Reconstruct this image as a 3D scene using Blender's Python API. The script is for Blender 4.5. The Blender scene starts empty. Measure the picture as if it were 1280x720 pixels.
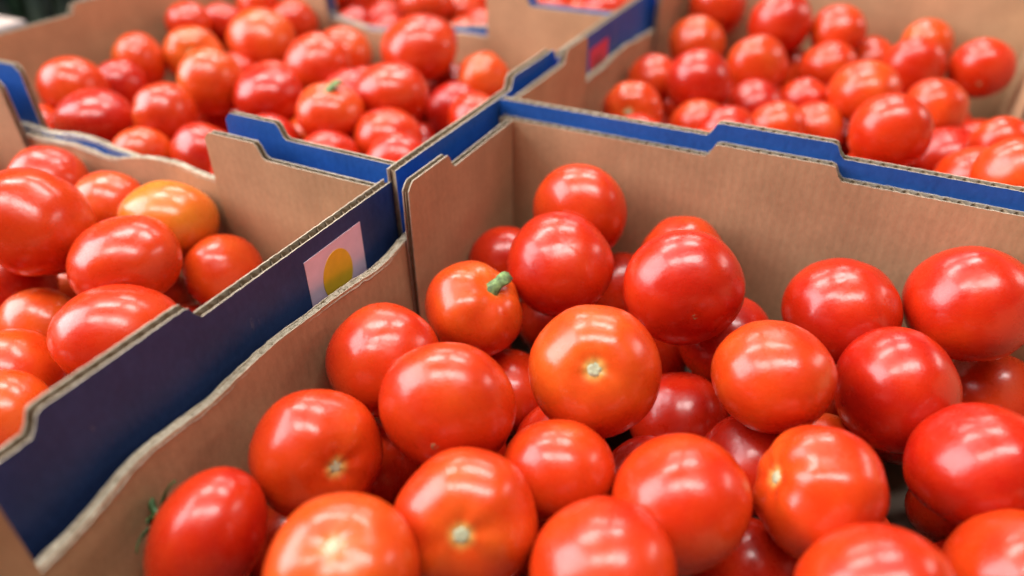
import bpy, bmesh, math, random
import numpy as np
from mathutils import Vector, Matrix, noise

random.seed(7)
rng = np.random.default_rng(7)
scene = bpy.context.scene
col = scene.collection

# ------------------------------------------------------------------ camera
CAM = Vector((0.2209, -0.4276, 0.3499))
RIGHT = Vector((0.89304, 0.44993, -0.00713))
UP = Vector((-0.25464, 0.51835, 0.81638))
FWD = Vector((-0.37101, 0.72724, -0.57747))
cd = bpy.data.cameras.new('camera')
cam = bpy.data.objects.new('camera', cd)
col.objects.link(cam)
cam.matrix_world = Matrix((
    (RIGHT.x, UP.x, -FWD.x, CAM.x), (RIGHT.y, UP.y, -FWD.y, CAM.y),
    (RIGHT.z, UP.z, -FWD.z, CAM.z), (0, 0, 0, 1)))
cd.sensor_width = 36.0
cd.lens = 36.0 * 903.68 / 1280.0
cd.clip_start = 0.01
cd.clip_end = 60
cd.dof.use_dof = True
cd.dof.focus_distance = 0.375
cd.dof.aperture_fstop = 2.9
scene.camera = cam

# ------------------------------------------------------------------ ambient light of the hall
world = bpy.data.worlds.new('World')
scene.world = world
world.use_nodes = True
wn = world.node_tree
wn.nodes['Background'].inputs['Color'].default_value = (1.0, 0.95, 0.90, 1)
wn.nodes['Background'].inputs['Strength'].default_value = 0.03

# ------------------------------------------------------------------ lamps: ceiling tubes and a big shop window
RH = Vector((0.893, 0.450, 0)).normalized()      # across the rows
FH = Vector((-0.450, 0.893, 0)).normalized()     # along the rows
MID = Vector((0.12, -0.12, 0.11))                # middle of the pile

def area(name, loc, target, sx, sy, power, colour):
    ld = bpy.data.lights.new(name, 'AREA')
    ld.shape = 'RECTANGLE'
    ld.size, ld.size_y = sx, sy
    ld.energy = power
    ld.color = colour
    o = bpy.data.objects.new(name, ld)
    col.objects.link(o)
    z = (loc - target).normalized()
    x = RH - z * RH.dot(z)
    if x.length < 0.3:
        x = FH - z * FH.dot(z)
    x.normalize()
    y = z.cross(x)
    o.matrix_world = Matrix(((x.x, y.x, z.x, loc.x), (x.y, y.y, z.y, loc.y), (x.z, y.z, z.z, loc.z), (0, 0, 0, 1)))
    return o

for fo, ro, ln, pw in ((-0.25, -0.75, 0.75, 14), (-0.25, 0.35, 1.15, 21),
                       (1.25, -0.85, 1.0, 23), (1.25, 0.45, 0.8, 18), (2.8, -0.5, 1.1, 20), (2.8, 0.9, 0.9, 14)):
    loc = MID + FH * fo + RH * ro + Vector((0, 0, 2.05))
    area('ceiling_tube_light', loc, loc - Vector((0, 0, 1)), ln, 0.40, pw, (1.0, 0.965, 0.93))
loc = MID - RH * 2.7 + FH * 0.25 + Vector((0, 0, 1.75))
area('shop_window_light', loc, MID, 2.6, 2.2, 120, (0.97, 0.96, 1.0))
loc = MID + RH * 3.0 + FH * 0.8 + Vector((0, 0, 1.5))
area('side_lamp_light', loc, MID, 0.5, 1.1, 9, (1.0, 0.93, 0.85))

scene.view_settings.view_transform = 'Standard'
scene.view_settings.look = 'None'
scene.view_settings.gamma = 1
scene.view_settings.exposure = 0.56
scene.render.engine = 'CYCLES'

# ------------------------------------------------------------------ helpers
def tag(o, label=None, cat=None, group=None, kind=None):
    if label: o['label'] = label
    if cat: o['category'] = cat
    if group: o['group'] = group
    if kind: o['kind'] = kind
    return o

def mesh(name, verts, faces, mats, idx=None, smooth=False):
    m = bpy.data.meshes.new(name)
    m.from_pydata([tuple(v) for v in verts], [], faces)
    for mm in mats:
        m.materials.append(mm)
    if idx is not None:
        m.polygons.foreach_set('material_index', idx)
    if smooth:
        m.polygons.foreach_set('use_smooth', [True] * len(m.polygons))
    m.update()
    return m

def link(name, data, parent=None, loc=(0, 0, 0), rot=(0, 0, 0)):
    o = bpy.data.objects.new(name, data)
    col.objects.link(o)
    o.location = loc
    o.rotation_euler = rot
    o.parent = parent
    return o

# ------------------------------------------------------------------ materials
def new_mat(name):
    m = bpy.data.materials.new(name)
    m.use_nodes = True
    nt = m.node_tree
    return m, nt, nt.nodes['Principled BSDF']

def nd(nt, t, **kw):
    n = nt.nodes.new(t)
    for k, v in kw.items():
        setattr(n, k, v)
    return n

def ramp(nt, fac, stops):
    r = nd(nt, 'ShaderNodeValToRGB')
    while len(r.color_ramp.elements) < len(stops):
        r.color_ramp.elements.new(0.5)
    for e, (p, c) in zip(r.color_ramp.elements, stops):
        e.position = p
        e.color = (c[0], c[1], c[2], 1) if len(c) == 3 else c
    nt.links.new(fac, r.inputs[0])
    return r.outputs[0]

def mixc(nt, fac, a, b, mode='MIX'):
    m = nd(nt, 'ShaderNodeMix', data_type='RGBA', blend_type=mode)
    for s, v in ((0, fac), (6, a), (7, b)):
        if hasattr(v, 'links'):
            nt.links.new(v, m.inputs[s])
        else:
            m.inputs[s].default_value = v
    return m.outputs[2]

def maths(nt, op, a, b=None, clamp=False):
    m = nd(nt, 'ShaderNodeMath', operation=op, use_clamp=clamp)
    for s, v in ((0, a), (1, b)):
        if v is None:
            continue
        if hasattr(v, 'links'):
            nt.links.new(v, m.inputs[s])
        else:
            m.inputs[s].default_value = v
    return m.outputs[0]

def noise_tex(nt, vec, scale, detail=3, rough=0.55, stretch=None):
    if stretch:
        mp = nd(nt, 'ShaderNodeMapping')
        mp.inputs['Scale'].default_value = stretch
        nt.links.new(vec, mp.inputs['Vector'])
        vec = mp.outputs[0]
    n = nd(nt, 'ShaderNodeTexNoise')
    n.inputs['Scale'].default_value = scale
    n.inputs['Detail'].default_value = detail
    n.inputs['Roughness'].default_value = rough
    nt.links.new(vec, n.inputs['Vector'])
    return n.outputs['Fac']

def bump(nt, height, strength, dist, bsdf):
    b = nd(nt, 'ShaderNodeBump')
    b.inputs['Strength'].default_value = strength
    b.inputs['Distance'].default_value = dist
    nt.links.new(height, b.inputs['Height'])
    nt.links.new(b.outputs[0], bsdf.inputs['Normal'])

def board_mat(name, dark, mid, light, rough, ribs=0.0, scuff=None):
    """paper board: fibres, blotches, faint flute ribs along local x (the panel's run)"""
    m, nt, b = new_mat(name)
    tc = nd(nt, 'ShaderNodeTexCoord').outputs['Object']
    fibre = noise_tex(nt, tc, 420, 4, 0.65, (1, 1, 0.6))
    blotch = noise_tex(nt, tc, 11, 6, 0.7)
    c = ramp(nt, fibre, ((0.30, dark), (0.5, mid), (0.72, light)))
    c2 = ramp(nt, blotch, ((0.28, (0.74, 0.72, 0.70)), (0.60, (1.06, 1.06, 1.06))))
    c = mixc(nt, 1.0, c, c2, 'MULTIPLY')
    sx = nd(nt, 'ShaderNodeSeparateXYZ')
    nt.links.new(tc, sx.inputs[0])
    wob = maths(nt, 'MULTIPLY', noise_tex(nt, tc, 40, 2), 0.9)
    ribv = maths(nt, 'SINE', maths(nt, 'ADD', maths(nt, 'MULTIPLY', sx.outputs[0], 2 * math.pi / 0.006), wob))
    if ribs:
        rc = ramp(nt, maths(nt, 'MULTIPLY_ADD', ribv, 0.5), ((0.0, (1 - ribs,) * 3), (1.0, (1, 1, 1))))
        c = mixc(nt, 1.0, c, rc, 'MULTIPLY')
    if scuff:
        sc = noise_tex(nt, tc, 55, 6, 0.75, (1, 1, 0.5))
        k = ramp(nt, sc, ((0.66, (0, 0, 0)), (0.74, (0.55, 0.55, 0.55))))
        c = mixc(nt, k, c, scuff)
    nt.links.new(c, b.inputs['Base Color'])
    b.inputs['Roughness'].default_value = rough
    b.inputs['Specular IOR Level'].default_value = 0.3
    h = maths(nt, 'ADD', maths(nt, 'MULTIPLY', ribv, 0.2), maths(nt, 'MULTIPLY', fibre, 0.8))
    bump(nt, h, 0.35, 0.0003, b)
    return m

KRAFT = board_mat('kraft_liner', (0.465, 0.28, 0.150), (0.505, 0.31, 0.168), (0.54, 0.335, 0.188), 0.75, 0.03)
BLUE = board_mat('blue_print', (0.012, 0.085, 0.36), (0.015, 0.10, 0.41), (0.019, 0.115, 0.45), 0.5, 0.0, (0.30, 0.30, 0.36, 1))
BLUE_SHADED = board_mat('blue_print_shaded', (0.026, 0.050, 0.140), (0.031, 0.058, 0.16), (0.037, 0.067, 0.18), 0.5, 0.0, (0.22, 0.22, 0.26, 1))  # the same blue print with the wall's shading put into its colour
EDGE = board_mat('cut_board_edge', (0.36, 0.29, 0.20), (0.48, 0.40, 0.30), (0.58, 0.50, 0.39), 0.85)
FLUTE = board_mat('flute_paper', (0.22, 0.15, 0.09), (0.33, 0.24, 0.15), (0.42, 0.32, 0.21), 0.85)
TORN = board_mat('worn_rim_paper', (0.24, 0.20, 0.13), (0.42, 0.36, 0.27), (0.56, 0.50, 0.39), 0.9)

def plain_mat(name, c, rough=0.6, var=0.12, scale=120):
    m, nt, b = new_mat(name)
    tc = nd(nt, 'ShaderNodeTexCoord').outputs['Object']
    n = noise_tex(nt, tc, scale, 4)
    lo = tuple(v * (1 - var) for v in c)
    hi = tuple(min(1, v * (1 + var)) for v in c)
    nt.links.new(ramp(nt, n, ((0.3, lo), (0.7, hi))), b.inputs['Base Color'])
    b.inputs['Roughness'].default_value = rough
    bump(nt, n, 0.15, 0.0005, b)
    return m

PINK = plain_mat('pale_pink_print', (0.80, 0.58, 0.68), 0.5, 0.05)
YELLOW = plain_mat('ochre_print', (0.84, 0.49, 0.018), 0.5, 0.06)
RED = plain_mat('red_print', (0.62, 0.045, 0.10), 0.5, 0.06)
REDD = plain_mat('dark_red_print', (0.40, 0.012, 0.035), 0.5, 0.06)
SCAR = plain_mat('stem_scar_cork', (0.44, 0.44, 0.28), 0.8, 0.35, 3.0)
SCARB = plain_mat('blossom_scar_cork', (0.36, 0.24, 0.11), 0.8, 0.3, 3.0)
STEM = plain_mat('green_stem', (0.15, 0.23, 0.075), 0.7, 0.65, 9.0)
FLOOR_SHADE = plain_mat('shade_darkened_board', (0.075, 0.055, 0.04), 0.8, 0.4, 30)  # carton floor, colour darkened to paint in the shade between the tomatoes
CALYX = plain_mat('dark_green_calyx', (0.03, 0.085, 0.02), 0.6, 0.4, 4.0)

def tomato_mat():
    m, nt, b = new_mat('tomato_skin')
    oi = nd(nt, 'ShaderNodeObjectInfo')
    tc = nd(nt, 'ShaderNodeTexCoord').outputs['Object']
    # ripeness travels in the object's own colour (red channel), the pale ring round the stem end in green
    sc = nd(nt, 'ShaderNodeSeparateColor')
    nt.links.new(oi.outputs['Color'], sc.inputs[0])
    off = nd(nt, 'ShaderNodeVectorMath', operation='ADD')
    rv = nd(nt, 'ShaderNodeCombineXYZ')
    r7 = maths(nt, 'MULTIPLY', oi.outputs['Random'], 57.0)
    for i in range(3):
        nt.links.new(r7, rv.inputs[i])
    nt.links.new(tc, off.inputs[0]); nt.links.new(rv.outputs[0], off.inputs[1])
    v = off.outputs[0]
    big = noise_tex(nt, v, 1.1, 3, 0.5)
    ripe = maths(nt, 'ADD', sc.outputs[0], maths(nt, 'MULTIPLY', maths(nt, 'SUBTRACT', big, 0.5), 0.75))
    # shoulders ripen last
    sx = nd(nt, 'ShaderNodeSeparateXYZ'); nt.links.new(tc, sx.inputs[0])
    rad = maths(nt, 'SQRT', maths(nt, 'ADD', maths(nt, 'MULTIPLY', sx.outputs[0], sx.outputs[0]), maths(nt, 'MULTIPLY', sx.outputs[1], sx.outputs[1])))
    sh = nd(nt, 'ShaderNodeMapRange'); sh.inputs[1].default_value = 0.0; sh.inputs[2].default_value = 1.0
    sh.inputs[3].default_value = 0.0; sh.inputs[4].default_value = 0.22
    nt.links.new(sx.outputs[2], sh.inputs[0])
    ripe = maths(nt, 'ADD', ripe, sh.outputs[0])
    c = ramp(nt, maths(nt, 'MULTIPLY', ripe, 0.60, True), (
        (0.00, (0.42, 0.009, 0.003)), (0.14, (0.52, 0.022, 0.003)), (0.30, (0.60, 0.046, 0.005)),
        (0.48, (0.66, 0.095, 0.009)), (0.70, (0.67, 0.19, 0.016)), (0.95, (0.66, 0.31, 0.040))))
    # pale ring at the stem end, ragged
    ang = noise_tex(nt, v, 3, 4, 0.7)
    rr = maths(nt, 'ADD', rad, maths(nt, 'MULTIPLY', maths(nt, 'SUBTRACT', ang, 0.5), 0.10))
    ring = nd(nt, 'ShaderNodeMapRange', interpolation_type='SMOOTHSTEP')
    ring.inputs[1].default_value = 0.07; ring.inputs[2].default_value = 0.25
    ring.inputs[3].default_value = 1.0; ring.inputs[4].default_value = 0.0
    nt.links.new(rr, ring.inputs[0])
    up = maths(nt, 'GREATER_THAN', sx.outputs[2], 0.0)
    k = maths(nt, 'MULTIPLY', maths(nt, 'MULTIPLY', ring.outputs[0], up), sc.outputs[1], True)
    halo = ramp(nt, rr, ((0.06, (0.54, 0.44, 0.17)), (0.14, (0.60, 0.32, 0.07)), (0.25, (0.60, 0.15, 0.02))))
    c = mixc(nt, k, c, halo)
    # fine pale lenticels
    vo = nd(nt, 'ShaderNodeTexVoronoi'); vo.inputs['Scale'].default_value = 26
    nt.links.new(v, vo.inputs['Vector'])
    dot = ramp(nt, vo.outputs['Distance'], ((0.05, (0.16, 0.16, 0.16)), (0.16, (0, 0, 0))))
    c = mixc(nt, dot, c, (0.62, 0.30, 0.10, 1))
    nt.links.new(c, b.inputs['Base Color'])
    rg = noise_tex(nt, v, 3.5, 4, 0.65)
    rmap = nd(nt, 'ShaderNodeMapRange'); rmap.inputs[1].default_value = 0.3; rmap.inputs[2].default_value = 0.7
    rmap.inputs[3].default_value = 0.21; rmap.inputs[4].default_value = 0.36
    nt.links.new(rg, rmap.inputs[0]); nt.links.new(rmap.outputs[0], b.inputs['Roughness'])
    b.inputs['IOR'].default_value = 1.5
    b.inputs['Specular IOR Level'].default_value = 0.42
    b.inputs['Subsurface Weight'].default_value = 0.10
    b.inputs['Subsurface Radius'].default_value = (1.0, 0.25, 0.1)
    b.inputs['Subsurface Scale'].default_value = 0.006
    b.inputs['Coat Weight'].default_value = 0.30
    b.inputs['Coat Roughness'].default_value = 0.16
    dim = noise_tex(nt, v, 9.0, 5, 0.6)
    bump(nt, dim, 0.05, 0.012, b)
    return m
SKIN = tomato_mat()

# ------------------------------------------------------------------ table the cartons stand on
def wood_mat():
    m, nt, b = new_mat('table_boards')
    tc = nd(nt, 'ShaderNodeTexCoord').outputs['Object']
    g = noise_tex(nt, tc, 9, 6, 0.65, (1, 14, 1))
    nt.links.new(ramp(nt, g, ((0.3, (0.05, 0.035, 0.025)), (0.7, (0.13, 0.09, 0.06)))), b.inputs['Base Color'])
    b.inputs['Roughness'].default_value = 0.6
    bump(nt, g, 0.3, 0.002, b)
    return m
WOOD = wood_mat()

def box_mesh(name, x0, x1, y0, y1, z0, z1, mats):
    v = [(x0, y0, z0), (x1, y0, z0), (x1, y1, z0), (x0, y1, z0), (x0, y0, z1), (x1, y0, z1), (x1, y1, z1), (x0, y1, z1)]
    f = [(0, 3, 2, 1), (4, 5, 6, 7), (0, 1, 5, 4), (1, 2, 6, 5), (2, 3, 7, 6), (3, 0, 4, 7)]
    return mesh(name, v, f, mats)

tag(link('table_top', box_mesh('table_top', -2.6, 1.4, -1.2, 2.6, -0.04, 0.0, [WOOD])), kind='structure')

# ------------------------------------------------------------------ corrugated carton
P_, Q_ = 0.36, 0.4694          # inside: run of the high walls, run of the low walls
T_ = 0.0062                    # board of the high walls
TL = 0.0046                    # board of the low walls and flaps
LIN = 0.00065                   # one paper liner
TAB0, TAB1 = 0.142, 0.218      # raised tab on the high wall
FLAP, STEP = 0.130, 0.082      # folded corner flap and its step
PITCH = 0.0070

def smooth(a, b, x):
    t = min(1, max(0, (x - a) / (b - a)))
    return t * t * (3 - 2 * t)

def high_profile(s, H):
    k = smooth(TAB0 - 0.002, TAB0 + 0.004, s) * (1 - smooth(TAB1 - 0.004, TAB1 + 0.002, s))
    return H + 0.0088 * k

def flap_profile(s, H):        # s from the box corner
    return H + 0.0102 * smooth(STEP - 0.001, STEP + 0.005, s) - 0.005 * smooth(FLAP - 0.006, FLAP, s) ** 2

def low_profile(s, H, seed):
    w = noise.noise(Vector((s * 9.0, seed * 3.7, 0.3))) * 0.014 + noise.noise(Vector((s * 24, seed * 1.9, 4.3))) * 0.0055
    return H - 0.0335 + w

def panel(name, run, prof, parent, loc, rz, outer, z0=0.0, rough=0.0, seed=1, bow=0.0, TH=None):
    """corrugated board standing along local x from 0 to run, inner face at y=0, outer face at y=T_.
    two paper liners; the corrugated medium between them is a child of its own"""
    TH = TH or T_
    n = max(8, int(run / 0.0025))
    xs = [run * i / n for i in range(n + 1)]
    V, F, M = [], [], []
    def yb(x, z):
        return bow * math.sin(math.pi * x / run) * smooth(0.02, 0.14, z) + 0.0011 * noise.noise(Vector((x * 11, z * 14, seed * 2.1)))
    def liner(ya, yb_, mat_face_a, mat_face_b, dz):
        base = len(V)
        rows = 7
        for i, x in enumerate(xs):
            top = prof(x) + dz + rough * noise.noise(Vector((x * 260, seed, ya * 900)))
            for y in (ya, yb_):
                for r in range(rows):
                    z = z0 + (top - z0) * r / (rows - 1)
                    V.append((x, y + yb(x, z), z))
        st = rows * 2
        for i in range(n):
            a = base + i * st; b = a + st
            for r in range(rows - 1):
                F.append((a + r, a + r + 1, b + r + 1, b + r)); M.append(mat_face_a)
                F.append((a + rows + r, b + rows + r, b + rows + r + 1, a + rows + r + 1)); M.append(mat_face_b)
            F.append((a + rows - 1, a + 2 * rows - 1, b + 2 * rows - 1, b + rows - 1)); M.append(2)
        for i in (0, n):
            a = base + i * st
            for r in range(rows - 1):
                F.append((a + r, a + rows + r, a + rows + r + 1, a + r + 1)); M.append(2)
    liner(0.0, LIN, 0, 2, 0.0)
    liner(TH - LIN, TH, 2, 1, 0.0)
    o = link(name, mesh(name, V, F, [KRAFT, outer, EDGE], M), parent, loc, (0, 0, rz))
    # medium
    m = int(run / (PITCH / 8))
    V, F = [], []
    for i in range(m + 1):
        x = run * i / m
        y = TH / 2 + (TH / 2 - LIN) * math.sin(2 * math.pi * x / PITCH)
        top = prof(x) - 0.0003 + 0.0004 * noise.noise(Vector((x * 300, seed, 9)))
        V += [(x, y + yb(x, z0), z0), (x, y + yb(x, top), top)]
        if i:
            F.append((2 * i - 2, 2 * i, 2 * i + 1, 2 * i - 1))
    link('fluting', mesh('fluting', V, F, [FLUTE], None, True), o)
    return o

def torn_rim(run, prof, parent, seed, bow):
    """crushed, frayed medium along the cut edge of a low wall"""
    V, F = [], []
    n = int(run / 0.0016)
    K = 6
    for i in range(n + 1):
        x = run * i / n
        top = prof(x)
        b = bow * math.sin(math.pi * x / run) * smooth(0.02, 0.14, top)
        for k in range(K):
            t = k / (K - 1)
            y = -0.0004 + (TL + 0.0008) * t
            z = top - 0.0004 + 0.0012 * noise.noise(Vector((x * 170, k * 0.9, seed))) + 0.0007 * noise.noise(Vector((x * 40, k * 0.5, seed + 5))) - (0.0016 if k in (0, K - 1) else 0)
            V.append((x, y + b, z))
        if i:
            for k in range(K - 1):
                p = (i - 1) * K + k
                F.append((p, p + 1, p + K + 1, p + K))
    link('torn_rim', mesh('torn_rim', V, F, [TORN], None, False), parent)

def carton(x0, x1, y0, y1, dz, quarter, label, seed, rim=0.0, short=None, bow=0.0004, ink=None):
    """high walls run along local x, low walls along local y; flaps folded in from the high walls line the low walls"""
    H = 0.16 + dz
    ink = ink or BLUE
    root = link('tomato_carton', None, None, ((x0 + x1) / 2, (y0 + y1) / 2, 0.0), (0, 0, math.pi / 2 if quarter else 0))
    tag(root, label, 'carton', 'open cartons of tomatoes')
    p, q = P_ / 2, Q_ / 2
    hp = lambda s: high_profile(s - T_, H)
    walls = []
    # back wall (+y): inner face looks to -y; front wall is the same turned half round
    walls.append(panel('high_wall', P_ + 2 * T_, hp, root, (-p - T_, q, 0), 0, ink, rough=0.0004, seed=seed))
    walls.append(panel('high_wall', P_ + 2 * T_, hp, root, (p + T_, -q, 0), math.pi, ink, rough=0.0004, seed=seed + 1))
    for sgn in (1, -1):
        bw = bow
        lp = lambda s, k=sgn: low_profile(s, H + rim, seed * 2.3 + k)
        lw = panel('low_wall', Q_ - 0.0004, lp, root, (sgn * (p + 0.0004), sgn * (q - 0.0002), 0), -sgn * math.pi / 2, BLUE, rough=0.0006, seed=seed + sgn, bow=bw, TH=TL)
        torn_rim(Q_ - 0.0004, lp, lw, seed + 3 * sgn, bw)
        walls.append(lw)
        # flaps: inner face T_ inside the low wall
        for e in (1, -1):
            FL_ = short if short and (sgn, e) == (-1, -1) else FLAP
            if sgn * e > 0:   # starts at the corner
                fp = lambda s, FL_=FL_: flap_profile(s + FLAP - FL_, H - 0.0003)
                oy = e * (q - 0.0003)
            else:
                fp = lambda s, FL_=FL_: flap_profile(FLAP - s, H - 0.0003)
                oy = e * (q - 0.0003 - FL_)
            panel('corner_flap', FL_, fp, root, (sgn * (p - TL), oy, 0), -sgn * math.pi / 2, BLUE, z0=0.012, seed=seed + e, TH=TL)
    link('bottom_panel', box_mesh('bottom_panel', -p, p, -q, q, 0.0012, 0.006, [FLOOR_SHADE]), root)
    return root, walls

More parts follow.
